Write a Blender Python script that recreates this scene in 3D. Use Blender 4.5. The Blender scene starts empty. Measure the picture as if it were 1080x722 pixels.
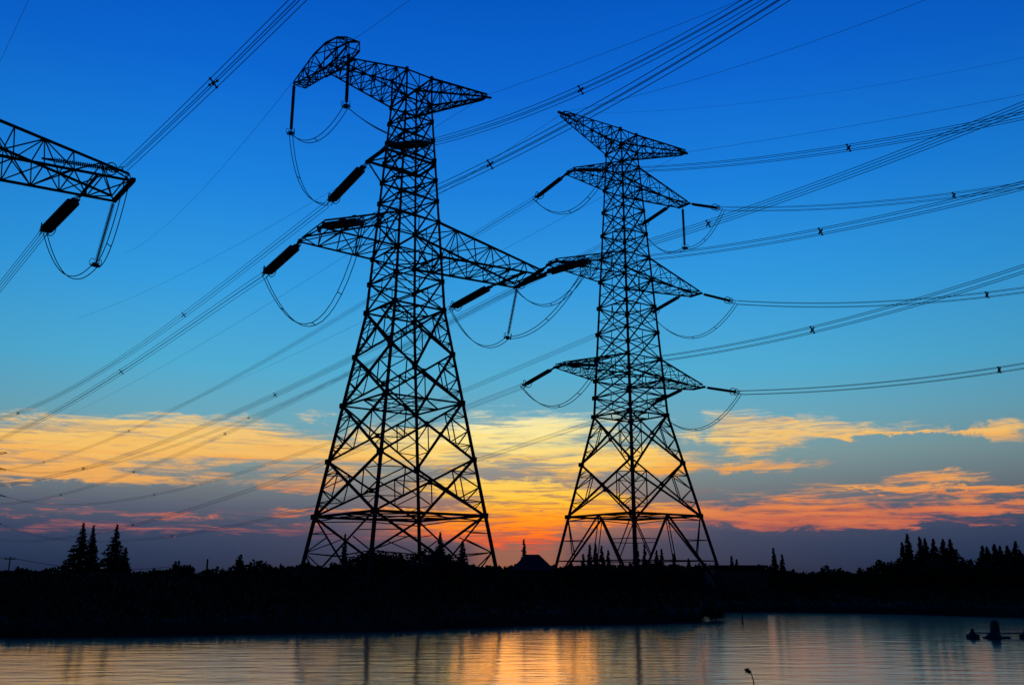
import bpy, math, random
from mathutils import Vector, Matrix
R = math.radians
random.seed(7)
sc = bpy.context.scene
COL = sc.collection

# ------------------------------------------------------------------ camera
CAM_H = 4.0
FPX = 950.0                      # focal length for a 1080 px wide frame
HOR = 605.0                      # horizon row in that frame
PITCH = math.atan((HOR - 361) / FPX)
cam = bpy.data.cameras.new('camera')
cam.sensor_width = 36.0
cam.lens = FPX / 1080 * 36.0
cam.clip_end = 12000
co = bpy.data.objects.new('camera', cam)
COL.objects.link(co)
co.location = (0, 0, CAM_H)
co.rotation_euler = (R(90) + PITCH, 0, 0)
sc.camera = co
sc.view_settings.view_transform = 'Standard'
sc.view_settings.look = 'None'
sc.view_settings.gamma = 1
sc.view_settings.exposure = 0.0

def ray(px, py):
    dx = (px - 540) / FPX; dv = (361 - py) / FPX
    return Vector((dx, math.cos(PITCH) - dv * math.sin(PITCH), math.sin(PITCH) + dv * math.cos(PITCH)))
def at(px, py, Y):               # point at world distance Y seen at px, py
    d = ray(px, py); return Vector((0, 0, CAM_H)) + d * (Y / d.y)
def ground(px, py, z=0):
    d = ray(px, py); t = (z - CAM_H) / d.z; return Vector((d.x * t, d.y * t, z))
def ang(px, py):
    d = ray(px, py); d.normalize()
    return math.degrees(math.atan2(d.x, d.y)), math.degrees(math.asin(d.z))
def lin(r, g, b):
    f = lambda v: (v / 255 / 12.92) if v / 255 <= .04045 else ((v / 255 + .055) / 1.055) ** 2.4
    return (f(r), f(g), f(b), 1)

# ------------------------------------------------------------------ sky (world) : direction based, dusk
world = bpy.data.worlds.new('World'); sc.world = world
world.use_nodes = True
NT = world.node_tree; NT.nodes.clear()
def N(t, **kw):
    n = NT.nodes.new(t)
    for k, v in kw.items(): setattr(n, k, v)
    return n
def L(a, b): NT.links.new(a, b)
def setin(sock, v):
    if hasattr(v, 'is_output') or isinstance(v, bpy.types.NodeSocket): L(v, sock)
    else: sock.default_value = v
def M(op, a, b=None, c=None, clamp=False):
    n = N('ShaderNodeMath', operation=op); n.use_clamp = clamp
    setin(n.inputs[0], a)
    if b is not None: setin(n.inputs[1], b)
    if c is not None: setin(n.inputs[2], c)
    return n.outputs[0]
def smooth(v, a, b, o0=0.0, o1=1.0):
    n = N('ShaderNodeMapRange', interpolation_type='SMOOTHSTEP')
    setin(n.inputs[0], v); n.inputs[1].default_value = a; n.inputs[2].default_value = b
    n.inputs[3].default_value = o0; n.inputs[4].default_value = o1
    return n.outputs[0]
def ramp(v, stops, lo, hi):
    n = N('ShaderNodeValToRGB'); cr = n.color_ramp
    m = N('ShaderNodeMapRange'); setin(m.inputs[0], v); m.inputs[1].default_value = lo; m.inputs[2].default_value = hi
    L(m.outputs[0], n.inputs[0])
    stops = [((e - lo) / (hi - lo), lin(*c)) for e, c in stops]
    cr.elements[0].position, cr.elements[0].color = stops[0]
    cr.elements[1].position, cr.elements[1].color = stops[-1]
    for p, c in stops[1:-1]:
        el = cr.elements.new(p); el.color = c
    return n.outputs[0]
def mix(f, a, b, t='MIX'):
    n = N('ShaderNodeMix', data_type='RGBA', blend_type=t)
    setin(n.inputs[0], f); setin(n.inputs[6], a); setin(n.inputs[7], b)
    return n.outputs[2]
def comb(x, y, z=0.0):
    n = N('ShaderNodeCombineXYZ'); setin(n.inputs[0], x); setin(n.inputs[1], y); setin(n.inputs[2], z); return n.outputs[0]
def noise(vec, scale, detail=5, rough=.55, dist=0.0):
    n = N('ShaderNodeTexNoise'); L(vec, n.inputs['Vector']); n.inputs['Scale'].default_value = scale
    n.inputs['Detail'].default_value = detail; n.inputs['Roughness'].default_value = rough; n.inputs['Distortion'].default_value = dist
    return n.outputs['Fac']
tc = N('ShaderNodeTexCoord'); sep = N('ShaderNodeSeparateXYZ'); L(tc.outputs['Generated'], sep.inputs[0])
dx, dy, dz = sep.outputs
DEG = 180 / math.pi
E0 = M('MULTIPLY', M('ARCSINE', M('ABSOLUTE', dz)), DEG)
A0 = M('MULTIPLY', M('ARCTAN2', dx, dy), DEG)

base = ramp(E0, [(0.0, (22, 42, 72)), (1.2, (33, 55, 87)), (2.6, (54, 68, 98)), (3.8, (84, 92, 112)), (5.2, (110, 122, 128)),
                 (7.2, (122, 152, 156)), (9.4, (104, 166, 186)), (12.3, (78, 170, 208)), (17.5, (48, 154, 222)),
                 (23.5, (24, 129, 220)), (30, (8, 102, 208)), (35.5, (1, 86, 191)), (60, (0, 55, 140)), (90, (0, 40, 110))], 0, 90)
# the sky is dimmer away from the sunset
side = smooth(M('ABSOLUTE', M('SUBTRACT', A0, -3.0)), 15, 42, 1.0, .72)
back = smooth(M('ABSOLUTE', A0), 50, 130, 1.0, .16)
sidelow = M('MULTIPLY', side, back)
base = mix(1.0, base, comb(sidelow, M('POWER', sidelow, .8), M('POWER', sidelow, .6)), 'MULTIPLY')

# cloud coordinates, bent by noise and stretched along the horizon
cv = comb(M('MULTIPLY', A0, .12), M('MULTIPLY', E0, .85))
cvf = comb(M('MULTIPLY', A0, .15), M('MULTIPLY_ADD', A0, .06, M('MULTIPLY', E0, 2.3)))
cvs = comb(M('MULTIPLY', A0, .30), M('MULTIPLY_ADD', A0, -.05, M('MULTIPLY', E0, 4.2)), 2.0)
n1 = noise(cv, 1.0, 8, .62, .7)
n2 = noise(cvf, 1.0, 6, .6, .6)
n3 = noise(cvs, 1.0, 8, .66, .9)
nw = N('ShaderNodeTexNoise'); L(comb(M('MULTIPLY', A0, .22), M('MULTIPLY', E0, .6), 3.7), nw.inputs['Vector'])
nw.inputs['Scale'].default_value = 1.0; nw.inputs['Detail'].default_value = 8; nw.inputs['Roughness'].default_value = .66; nw.inputs['Distortion'].default_value = .8
wsep = N('ShaderNodeSeparateColor'); L(nw.outputs['Color'], wsep.inputs[0])
Aw = M('MULTIPLY_ADD', M('SUBTRACT', wsep.outputs[0], .5), 9.0, A0)
Ew = M('MULTIPLY_ADD', M('SUBTRACT', wsep.outputs[1], .5), 2.6, E0)
Pw = comb(Aw, Ew)
def field(blobs):
    acc = None
    for px, py, rx, ry, s in blobs:
        a, e = ang(px, py)
        a1 = ang(px + rx, py)[0]; a2 = ang(px - rx, py)[0]; e1 = ang(px, py - ry)[1]; e2 = ang(px, py + ry)[1]
        ra = abs(a1 - a2) / 2; re = abs(e1 - e2) / 2
        v = N('ShaderNodeVectorMath', operation='MULTIPLY_ADD')
        L(Pw, v.inputs[0]); v.inputs[1].default_value = (1 / ra, 1 / re, 0); v.inputs[2].default_value = (-a / ra, -e / re, 0)
        ln = N('ShaderNodeVectorMath', operation='LENGTH'); L(v.outputs[0], ln.inputs[0])
        f = smooth(ln.outputs['Value'], 1.35, .15, 0.0, s)
        acc = f if acc is None else M('ADD', acc, f)
    return M('MINIMUM', acc, 1.15)
HIGH = [(90, 470, 170, 36, 1.0), (20, 490, 110, 20, .8), (215, 462, 120, 28, .9), (320, 472, 90, 20, .9), (335, 440, 26, 5, .6), (205, 438, 40, 4, .5),
        (120, 503, 190, 9, .9), (330, 500, 70, 12, .75), (545, 455, 150, 24, 1.0), (580, 487, 150, 18, .95), (420, 470, 90, 26, .85), (690, 485, 70, 14, .7),
        (770, 455, 60, 24, 1.1), (850, 454, 110, 15, 1.0), (800, 474, 46, 16, .55), (780, 492, 95, 8, .8), (960, 456, 110, 3.5, .8), (1055, 451, 55, 9, .95), (1150, 460, 90, 12, .7),
        (-90, 480, 150, 30, .9), (60, 452, 120, 14, .5)]
LOW = [(545, 512, 120, 12, .7), (560, 527, 110, 17, 1.0), (520, 552, 120, 18, .95), (560, 570, 75, 13, .9), (640, 540, 110, 16, .9), (420, 540, 120, 8, .7), (400, 566, 120, 7, .6),
       (880, 528, 190, 26, .50), (230, 548, 220, 18, .25), (800, 540, 130, 13, .75), (770, 553, 110, 8, .9), (900, 545, 150, 10, .6), (985, 502, 65, 8, .9), (960, 515, 75, 3.5, .95), (1050, 517, 60, 8, .95), (1035, 535, 90, 9, .8),
       (980, 553, 130, 6, .75), (330, 511, 60, 9, .8), (180, 543, 45, 4, .8), (70, 530, 70, 6, .45), (110, 556, 140, 8, .6), (40, 541, 120, 5, .45), (290, 557, 80, 7, .5), (300, 538, 40, 5, .5),
       (1150, 530, 90, 12, .7), (-80, 530, 90, 8, .5), (470, 512, 70, 9, .6)]
GREY = [(570, 506, 110, 5, .6), (870, 517, 70, 6, .7), (730, 518, 60, 6, .6), (160, 520, 180, 9, .6), (1000, 542, 70, 5, .7), (880, 488, 90, 7, .4), (830, 560, 200, 8, .6), (560, 541, 130, 3, .5)]
fh = field(HIGH); fl = field(LOW); fg = field(GREY)
nh = M('MULTIPLY_ADD', M('SUBTRACT', n3, .5), 1.8, M('MULTIPLY', M('SUBTRACT', n1, .5), 1.25))
nl_ = M('MULTIPLY_ADD', M('SUBTRACT', n3, .5), 2.3, M('MULTIPLY', M('SUBTRACT', n2, .5), 1.3))
ah = M('MULTIPLY', smooth(M('ADD', nh, fh), .20, 1.18), smooth(fh, 0.02, .25))
al = M('MULTIPLY', smooth(M('ADD', nl_, fl), .28, 1.15), smooth(fl, 0.08, .40))
ag = M('MULTIPLY', M('MULTIPLY', smooth(M('MULTIPLY_ADD', M('SUBTRACT', n2, .5), 1.4, fg), .3, .9), .75), smooth(fg, 0.02, .25))
Ej = M('MULTIPLY_ADD', M('SUBTRACT', n2, .5), 3.4, E0)
Ej2 = M('MULTIPLY_ADD', M('SUBTRACT', n3, .5), 2.2, E0)
near = smooth(M('ABSOLUTE', M('SUBTRACT', A0, 1.0)), 3, 17, 1.0, 0.0)
hot = smooth(M('ABSOLUTE', M('SUBTRACT', A0, .5)), 3, 13, 1.0, 0.0)
ch = ramp(Ej, [(4.5, (206, 112, 70)), (6.3, (238, 158, 78)), (7.6, (240, 186, 104)), (8.8, (236, 196, 128)), (10, (214, 190, 158))], 4, 11)
chn = ramp(Ej, [(4.5, (248, 148, 48)), (6.3, (251, 192, 82)), (7.8, (252, 224, 134)), (9.5, (248, 234, 170)), (10.5, (215, 215, 185))], 4, 11)
ch = mix(near, ch, chn)
left = smooth(A0, -8, -22, 0.0, 1.0)
ch = mix(M('MULTIPLY', left, .4), ch, lin(250, 204, 112))
ch = mix(smooth(nh, .02, -.32, 0.0, .6), ch, lin(168, 140, 120))
cgx = ramp(E0, [(1, (84, 58, 84)), (3, (150, 84, 84)), (6, (176, 128, 104))], .5, 9)
cl = ramp(Ej, [(1.0, (120, 62, 82)), (2.2, (158, 82, 86)), (3.2, (202, 106, 78)), (4.4, (230, 138, 76)), (5.6, (232, 162, 92)), (6.6, (220, 164, 118))], .5, 7)
cln = ramp(Ej2, [(1.0, (205, 56, 66)), (1.8, (244, 84, 38)), (2.5, (254, 112, 24)), (3.4, (255, 148, 28)), (4.4, (255, 192, 54)), (6.0, (252, 212, 100))], .5, 7)
cl = mix(hot, cl, cln)
cl = mix(M('MULTIPLY', left, .62), cl, lin(150, 92, 100))
cl = mix(smooth(nl_, .05, -.35, 0.0, .6), cl, cgx)
cg = ramp(E0, [(1, (50, 56, 88)), (3.5, (76, 78, 102)), (6, (132, 124, 124)), (8, (140, 138, 138))], .5, 9)
cg = mix(M('MULTIPLY', near, .5), cg, lin(150, 128, 112))
glow = smooth(E0, 9, 2.2, 0.0, 1.0)
sky = mix(M('MULTIPLY', M('MULTIPLY', hot, glow), .35), base, lin(236, 140, 70))
sky = mix(ah, sky, ch)
sky = mix(ag, sky, cg)
sky = mix(al, sky, cl)
# low dusk bank of blue grey haze along the horizon
lowb = smooth(M('MULTIPLY_ADD', M('SUBTRACT', n1, .5), 1.2, E0), 2.7, 1.5, 0.0, .93)
lowb = M('MULTIPLY', lowb, M('SUBTRACT', 1.0, M('MULTIPLY', smooth(M('ABSOLUTE', M('SUBTRACT', A0, .6)), 1.5, 4.2, 1.0, 0.0), .82)))
sky = mix(lowb, sky, base)
SUN_EL, SUN_AZ = 4.5, 0.8
nish = N('ShaderNodeTexSky', sky_type='NISHITA'); nish.sun_disc = False
nish.sun_elevation = R(SUN_EL); nish.sun_rotation = R(SUN_AZ)
sky = mix(1.0, sky, mix(1.0, nish.outputs[0], (.0008, .0008, .0008, 1), 'MULTIPLY'), 'ADD')
bg = N('ShaderNodeBackground'); L(sky, bg.inputs[0]); bg.inputs[1].default_value = 1.0
out = N('ShaderNodeOutputWorld'); L(bg.outputs[0], out.inputs[0])
world.cycles.sampling_method = 'MANUAL'; world.cycles.sample_map_resolution = 512

sun = bpy.data.lights.new('sun', 'SUN'); sun.energy = 0.03; sun.angle = R(9.0); sun.color = (1, .27, .01)
so = bpy.data.objects.new('sun', sun); COL.objects.link(so)
so.rotation_euler = Vector((-math.sin(R(SUN_AZ)), -math.cos(R(SUN_AZ)), -math.tan(R(SUN_EL)))).to_track_quat('-Z', 'Y').to_euler()

# ------------------------------------------------------------------ materials
def mat(name, c1, c2, scale=3.0, rough=.8, metal=0.0, bump=0.0, spec=.5):
    m = bpy.data.materials.new(name); m.use_nodes = True; nt = m.node_tree
    b = nt.nodes['Principled BSDF']
    t = nt.nodes.new('ShaderNodeTexCoord'); n = nt.nodes.new('ShaderNodeTexNoise')
    n.inputs['Scale'].default_value = scale; n.inputs['Detail'].default_value = 4
    nt.links.new(t.outputs['Object'], n.inputs['Vector'])
    r = nt.nodes.new('ShaderNodeValToRGB'); r.color_ramp.elements[0].position = .35; r.color_ramp.elements[1].position = .68
    r.color_ramp.elements[0].color = (*c1, 1); r.color_ramp.elements[1].color = (*c2, 1)
    nt.links.new(n.outputs['Fac'], r.inputs[0]); nt.links.new(r.outputs[0], b.inputs['Base Color'])
    b.inputs['Roughness'].default_value = rough; b.inputs['Metallic'].default_value = metal
    b.inputs['Specular IOR Level'].default_value = spec
    if bump:
        bp = nt.nodes.new('ShaderNodeBump'); bp.inputs['Strength'].default_value = bump
        nt.links.new(n.outputs['Fac'], bp.inputs['Height']); nt.links.new(bp.outputs[0], b.inputs['Normal'])
    return m
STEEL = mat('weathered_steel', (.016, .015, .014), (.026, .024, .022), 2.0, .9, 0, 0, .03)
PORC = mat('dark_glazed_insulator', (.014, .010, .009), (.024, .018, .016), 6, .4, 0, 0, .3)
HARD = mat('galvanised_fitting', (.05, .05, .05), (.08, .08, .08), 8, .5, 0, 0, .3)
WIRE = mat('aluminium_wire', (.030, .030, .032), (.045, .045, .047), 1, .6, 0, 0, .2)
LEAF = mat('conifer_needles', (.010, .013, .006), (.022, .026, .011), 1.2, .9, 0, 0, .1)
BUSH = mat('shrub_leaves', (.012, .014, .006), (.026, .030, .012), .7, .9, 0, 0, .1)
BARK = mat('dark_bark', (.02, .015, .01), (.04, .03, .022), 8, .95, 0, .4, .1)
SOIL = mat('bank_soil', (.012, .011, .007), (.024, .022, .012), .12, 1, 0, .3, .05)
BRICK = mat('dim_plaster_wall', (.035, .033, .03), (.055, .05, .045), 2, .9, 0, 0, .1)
ROOF = mat('dark_roof_tiles', (.02, .018, .018), (.035, .03, .03), 5, .9, 0, .3, .1)
GLASS = mat('dark_window_glass', (.01, .01, .012), (.015, .015, .018), 3, .15)
WOOD = mat('weathered_wood', (.02, .016, .012), (.04, .033, .026), 6, .9, 0, .2, .1)
PLAST = mat('dark_plastic_float', (.012, .013, .016), (.022, .022, .026), 5, .7, 0, 0, .2)
REED = mat('dry_reed', (.03, .022, .012), (.05, .038, .02), 20, .9, 0, 0, .1)

# ------------------------------------------------------------------ builders
class MB:
    def __init__(s): s.v = []; s.f = []
    def ring(s, pts):
        i = len(s.v); s.v += [tuple(p) for p in pts]; return list(range(i, i + len(pts)))
    def skin(s, a, b):
        n = len(a)
        for k in range(n): s.f.append((a[k], a[(k + 1) % n], b[(k + 1) % n], b[k]))
    def bar(s, p, q, w, w2=None, angle=False):
        p = Vector(p); q = Vector(q); d = q - p
        if d.length < 1e-4: return
        d.normalize(); up = Vector((0, 0, 1)) if abs(d.z) < .95 else Vector((1, 0, 0))
        x = d.cross(up).normalized(); y = d.cross(x).normalized(); w2 = w if w2 is None else w2
        if angle:      # rolled angle section
            t = .22
            prof = [(-.5, -.5), (.5, -.5), (.5, -.5 + t), (-.5 + t, -.5 + t), (-.5 + t, .5), (-.5, .5)]
        else: prof = [(-.5, -.5), (.5, -.5), (.5, .5), (-.5, .5)]
        a = s.ring([p + x * (u * w) + y * (v * w) for u, v in prof]); b = s.ring([q + x * (u * w2) + y * (v * w2) for u, v in prof])
        s.skin(a, b); s.f.append(tuple(reversed(a))); s.f.append(tuple(b))
    def tube(s, pts, r, n=6):
        pts = [Vector(p) for p in pts]; prev = None
        rr = r if isinstance(r, (list, tuple)) else [r] * len(pts)
        for i, p in enumerate(pts):
            d = (pts[min(i + 1, len(pts) - 1)] - pts[max(i - 1, 0)]).normalized()
            up = Vector((0, 0, 1)) if abs(d.z) < .97 else Vector((1, 0, 0))
            x = d.cross(up).normalized(); y = d.cross(x)
            g = s.ring([p + (x * math.cos(2 * math.pi * k / n) + y * math.sin(2 * math.pi * k / n)) * rr[i] for k in range(n)])
            if prev: s.skin(prev, g)
            else: s.f.append(tuple(reversed(g)))
            prev = g
        s.f.append(tuple(prev))
    def lathe(s, prof, o, ax, n=10):   # prof: (distance along axis, radius)
        o = Vector(o); ax = Vector(ax).normalized(); up = Vector((0, 0, 1)) if abs(ax.z) < .95 else Vector((1, 0, 0))
        x = ax.cross(up).normalized(); y = ax.cross(x); prev = None
        for t, r in prof:
            g = s.ring([o + ax * t + (x * math.cos(2 * math.pi * k / n) + y * math.sin(2 * math.pi * k / n)) * max(r, .002) for k in range(n)])
            if prev: s.skin(prev, g)
            else: s.f.append(tuple(reversed(g)))
            prev = g
        s.f.append(tuple(prev))
    def torus(s, c, nrm, r, w, n=20):
        nrm = Vector(nrm).normalized(); up = Vector((0, 0, 1)) if abs(nrm.z) < .95 else Vector((1, 0, 0))
        x = nrm.cross(up).normalized(); y = nrm.cross(x); c = Vector(c); first = prev = None
        for i in range(n):
            a = 2 * math.pi * i / n; d = x * math.cos(a) + y * math.sin(a)
            g = s.ring([c + d * (r + w * math.cos(b)) + nrm * (w * math.sin(b)) for b in (0, 1.57, 3.14, 4.71)])
            if prev: s.skin(prev, g)
            else: first = g
            prev = g
        s.skin(prev, first)
    def box(s, c, h, rz=0):
        c = Vector(c); m = Matrix.Rotation(rz, 3, 'Z')
        P = [c + m @ Vector((sx * h[0], sy * h[1], sz * h[2])) for sz in (-1, 1) for sx, sy in ((-1, -1), (1, -1), (1, 1), (-1, 1))]
        a = s.ring(P[:4]); b = s.ring(P[4:]); s.skin(a, b); s.f.append(tuple(reversed(a))); s.f.append(tuple(b))
    def quad(s, a, b, c, d): i = s.ring([a, b, c, d]); s.f.append(tuple(i))
    def build(s, name, m, parent=None, smooth=False):
        me = bpy.data.meshes.new(name); me.from_pydata(s.v, [], s.f); me.materials.append(m)
        if smooth: me.polygons.foreach_set('use_smooth', [True] * len(me.polygons))
        me.update(); o = bpy.data.objects.new(name, me); COL.objects.link(o)
        if parent: o.parent = parent
        return o
def tag(o, label=None, cat=None, group=None, kind=None):
    if label: o['label'] = label
    if cat: o['category'] = cat
    if group: o['group'] = group
    if kind: o['kind'] = kind
    return o
def empty(name, loc=(0, 0, 0), rz=0):
    o = bpy.data.objects.new(name, None); COL.objects.link(o); o.location = loc; o.rotation_euler = (0, 0, rz); o.empty_display_size = .5
    return o
def copy_tree(o, parent=None):
    c = o.copy(); COL.objects.link(c); c.parent = parent
    for ch in list(o.children): copy_tree(ch, c)
    return c

# ------------------------------------------------------------------ setting : water and land
WL = [(-400, 677), (-200, 675), (0, 672), (150, 670.5), (300, 667.5), (430, 664.5), (540, 660), (640, 658), (738, 656)]
WR = [(743, 646), (760, 645.5), (810, 645), (950, 647), (1080, 651), (1300, 658), (1500, 664)]
def shore(px):
    T = WL if px < 740.5 else WR
    if px <= T[0][0]: return T[0][1]
    for (a, ya), (b, yb) in zip(T, T[1:]):
        if a <= px <= b: return ya + (yb - ya) * (px - a) / (b - a)
    return T[-1][1]
rnd = random.Random(3)
mb = MB(); prev = None
cols = sorted(set(list(range(-1100, 2200, 14)) + [738, 740, 741, 743]))
for px in cols:
    y = shore(min(max(px, -400), 1500))
    g = ground(px, y); d0 = g.length; u = g.xy / d0
    j = rnd.uniform(-.5, .5)
    row = []
    for k, (dd, z) in enumerate([(-1.5, -.5), (0, -.02), (.5, .35), (1.6, .75), (5, 1.05), (15, 1.2), (60, 1.2), (200, 1.25), (800, 1.3), (6000, 1.3)]):
        row.append((u.x * (d0 + dd + j * (k < 5)), u.y * (d0 + dd + j * (k < 5)), z + (rnd.uniform(-.12, .12) if 1 < k < 6 else 0)))
    r_ = mb.ring(row)
    if prev:
        for k in range(len(r_) - 1): mb.f.append((prev[k], prev[k + 1], r_[k + 1], r_[k]))
    prev = r_
tag(mb.build('ground', SOIL, None, True), kind='structure')
mb = MB(); mb.quad((-4000, -60, 0), (4000, -60, 0), (4000, 4000, 0), (-4000, 4000, 0))
wm = bpy.data.materials.new('pond_water'); wm.use_nodes = True; nt = wm.node_tree; b = nt.nodes['Principled BSDF']
b.inputs['Base Color'].default_value = (.29, .24, .18, 1); b.inputs['Metallic'].default_value = .75; b.inputs['Roughness'].default_value = .12; b.inputs['IOR'].default_value = 1.33
t = nt.nodes.new('ShaderNodeTexCoord')
def wn(sx, sy, det, rough):
    mp = nt.nodes.new('ShaderNodeMapping'); mp.inputs['Scale'].default_value = (sx, sy, 1); nt.links.new(t.outputs['Object'], mp.inputs[0])
    n = nt.nodes.new('ShaderNodeTexNoise'); n.inputs['Scale'].default_value = 1; n.inputs['Detail'].default_value = det; n.inputs['Roughness'].default_value = rough
    nt.links.new(mp.outputs[0], n.inputs['Vector']); return n.outputs['Fac']
def wmath(op, a, bb):
    n = nt.nodes.new('ShaderNodeMath'); n.operation = op
    for i, v in enumerate((a, bb)):
        if isinstance(v, float): n.inputs[i].default_value = v
        else: nt.links.new(v, n.inputs[i])
    return n.outputs[0]
h = wmath('ADD', wmath('MULTIPLY', wn(.32, .95, 3, .5), .068), wmath('MULTIPLY', wn(.9, 3.4, 3, .5), .013))
amp = wmath('MULTIPLY', wn(.02, .05, 2, .5), 1.0)
h = wmath('MULTIPLY', h, amp)
bp = nt.nodes.new('ShaderNodeBump'); bp.inputs['Strength'].default_value = 1.0; bp.inputs['Distance'].default_value = 1.0
nt.links.new(h, bp.inputs['Height']); nt.links.new(bp.outputs[0], b.inputs['Normal'])
tag(mb.build('water', wm), kind='structure')

# ------------------------------------------------------------------ lattice towers
def lerp(a, b, t): return Vector(a) * (1 - t) + Vector(b) * t
SG = {'left': (-1, 1), 'near': (-1, -1), 'far': (1, 1), 'right': (1, -1)}
FACES = [('left', 'near'), ('near', 'right'), ('right', 'far'), ('far', 'left')]
def tower(name, loc, yaw, wf, base_z, belt, lower, upper, peak, kind):
    root = empty(name, (loc[0], loc[1], base_z), yaw)
    def C(k, z): w = wf(z); return Vector((SG[k][0] * w, SG[k][1] * w, z - base_z))
    zw = lower[-1]
    for k in SG:                                  # the four legs
        m = MB(); zs = [base_z, belt] + lower[1:] + upper[1:]
        for z0, z1 in zip(zs, zs[1:]):
            f = lambda z: .42 - .22 * min(1, (z - base_z) / (peak - base_z))
            m.bar(C(k, z0), C(k, z1), f(z0), f(z1), True)
            m.bar(C(k, z1) - Vector((0, 0, .25)), C(k, z1) + Vector((0, 0, .25)), f(z1) * 1.4)     # gusset
        m.box(C(k, base_z) - Vector((0, 0, .1)), (.5, .5, .25))
        m.build('leg', STEEL, root)
    for a, b_ in FACES:                           # one lattice panel per side of the body
        m = MB()
        zs = lower
        for z0, z1 in zip(zs, zs[1:]):
            A0_, A1_, B0_, B1_ = C(a, z0), C(a, z1), C(b_, z0), C(b_, z1)
            dw = .21
            m.bar(A0_, B1_, dw, None, True); m.bar(B0_, A1_, dw, None, True)
            X = lerp(A0_, B1_, .5 * 2 * wf(z0) / (wf(z0) + wf(z1)))
            m.bar(X - Vector((0, 0, .25)), X + Vector((0, 0, .25)), .34)
            for P0, P1, Q0, Q1 in ((A0_, A1_, B0_, B1_), (B0_, B1_, A0_, A1_)):     # redundant members
                mid = lerp(P0, P1, .5); lo = lerp(P0, X, .5); hi = lerp(P1, X, .5)
                m.bar(mid, lo, .1); m.bar(mid, hi, .1); m.bar(lo, hi, .09)
                m.bar(lerp(P0, P1, .25), lo, .08); m.bar(lerp(P0, P1, .75), hi, .08)
                m.bar(lerp(P0, P1, .25), lerp(P0, X, .25), .07); m.bar(lerp(P0, P1, .75), lerp(P1, X, .25), .07)
        # bottom belt and the splayed members under it
        A, B = C(a, belt), C(b_, belt); Fa, Fb = C(a, base_z), C(b_, base_z)
        m.bar(A, B, .24); m.bar(A - Vector((0, 0, .5)), lerp(A, B, .5) - Vector((0, 0, .25)), .1); m.bar(B - Vector((0, 0, .5)), lerp(A, B, .5) - Vector((0, 0, .25)), .1)
        mid = lerp(A, B, .5)
        if kind == 'x':
            m.bar(A, lerp(Fb, B, .05), .2, None, True); m.bar(B, lerp(Fa, A, .05), .2, None, True)
            cx = lerp(A, Fb, .47)
            for P, F_ in ((A, Fa), (B, Fb)):
                m.bar(lerp(P, F_, .42), cx, .1); m.bar(lerp(P, F_, .42), lerp(P, cx, .55), .09); m.bar(lerp(P, F_, .7), lerp(F_, cx, .6), .1)
                m.bar(lerp(P, F_, .42), lerp(F_, cx, .55), .09); m.bar(lerp(P, F_, .2), lerp(P, cx, .4), .08)
        else:
            for P, F_ in ((A, Fa), (B, Fb)):
                m.bar(mid, lerp(F_, P, .03), .21, None, True)
                q = lerp(mid, F_, .55); m.bar(lerp(P, F_, .55), q, .13); m.bar(P, lerp(mid, F_, .5), .11)
                m.bar(lerp(P, F_, .3), lerp(mid, F_, .3), .09); m.bar(mid - Vector((0, 0, .1)), lerp(lerp(mid, Fa, .55), lerp(mid, Fb, .55), .5), .09); m.bar(lerp(P, F_, .55), lerp(mid, F_, .8), .1); m.bar(lerp(P, F_, .8), lerp(mid, F_, .8), .09)
            m.bar(lerp(mid, Fa, .55), lerp(mid, Fb, .55), .13)
        zs = upper
        for z0, z1 in zip(zs, zs[1:]):
            m.bar(C(a, z0), C(b_, z1), .14, None, True); m.bar(C(b_, z0), C(a, z1), .14, None, True)
            m.bar(C(a, z1), C(b_, z1), .13)
            X = lerp(C(a, z0), C(b_, z1), .5); hm = lerp(C(a, z1), C(b_, z1), .5); hl = lerp(C(a, z0), C(b_, z0), .5)
            if z1 - z0 > 2.4:
                for k in (a, b_): m.bar(lerp(C(k, z0), C(k, z1), .5), X, .08)
                m.bar(X, hm, .07)
        m.bar(C(a, zw), C(b_, zw), .17)
        m.build('lattice_side', STEEL, root)
    for z in [belt, lower[2], zw] + upper[2::3]:  # horizontal diaphragms inside the body
        m = MB(); mids = [lerp(C(a, z), C(b_, z), .5) for a, b_ in FACES]
        for i in range(4): m.bar(mids[i], mids[(i + 1) % 4], .12)
        if z <= zw:
            for a, b_ in FACES: m.bar(C(a, z), C(b_, z), .16)
            m.bar(mids[0], mids[2], .1); m.bar(mids[1], mids[3], .1)
        m.build('diaphragm', STEEL, root)
    return root, C
def truss(m, A, B, c, n, w, wl, ends=True):
    """lattice arm: A = four root points, B = four tip points (bottom1, bottom2, top2, top1); c unused sides skipped"""
    for i in range(4): m.bar(A[i], B[i], w, w * .8, True)
    P = [[lerp(A[i], B[i], k / n) for i in range(4)] for k in range(n + 1)]
    for k in range(n + 1):
        if k == 0: continue
        for i in range(4): m.bar(P[k][i], P[k][(i + 1) % 4], wl)
    for k in range(n):
        for i in range(4):
            j = (i + 1) % 4
            if (k + i) % 2: m.bar(P[k][i], P[k + 1][j], wl)
            else: m.bar(P[k][j], P[k + 1][i], wl)
            if i == 0: m.bar(P[k][i], P[k + 1][j], wl * .9); m.bar(P[k][j], P[k + 1][i], wl * .9)
def V(a, l, z, bz): return Vector((a, l, z - bz))

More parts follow.
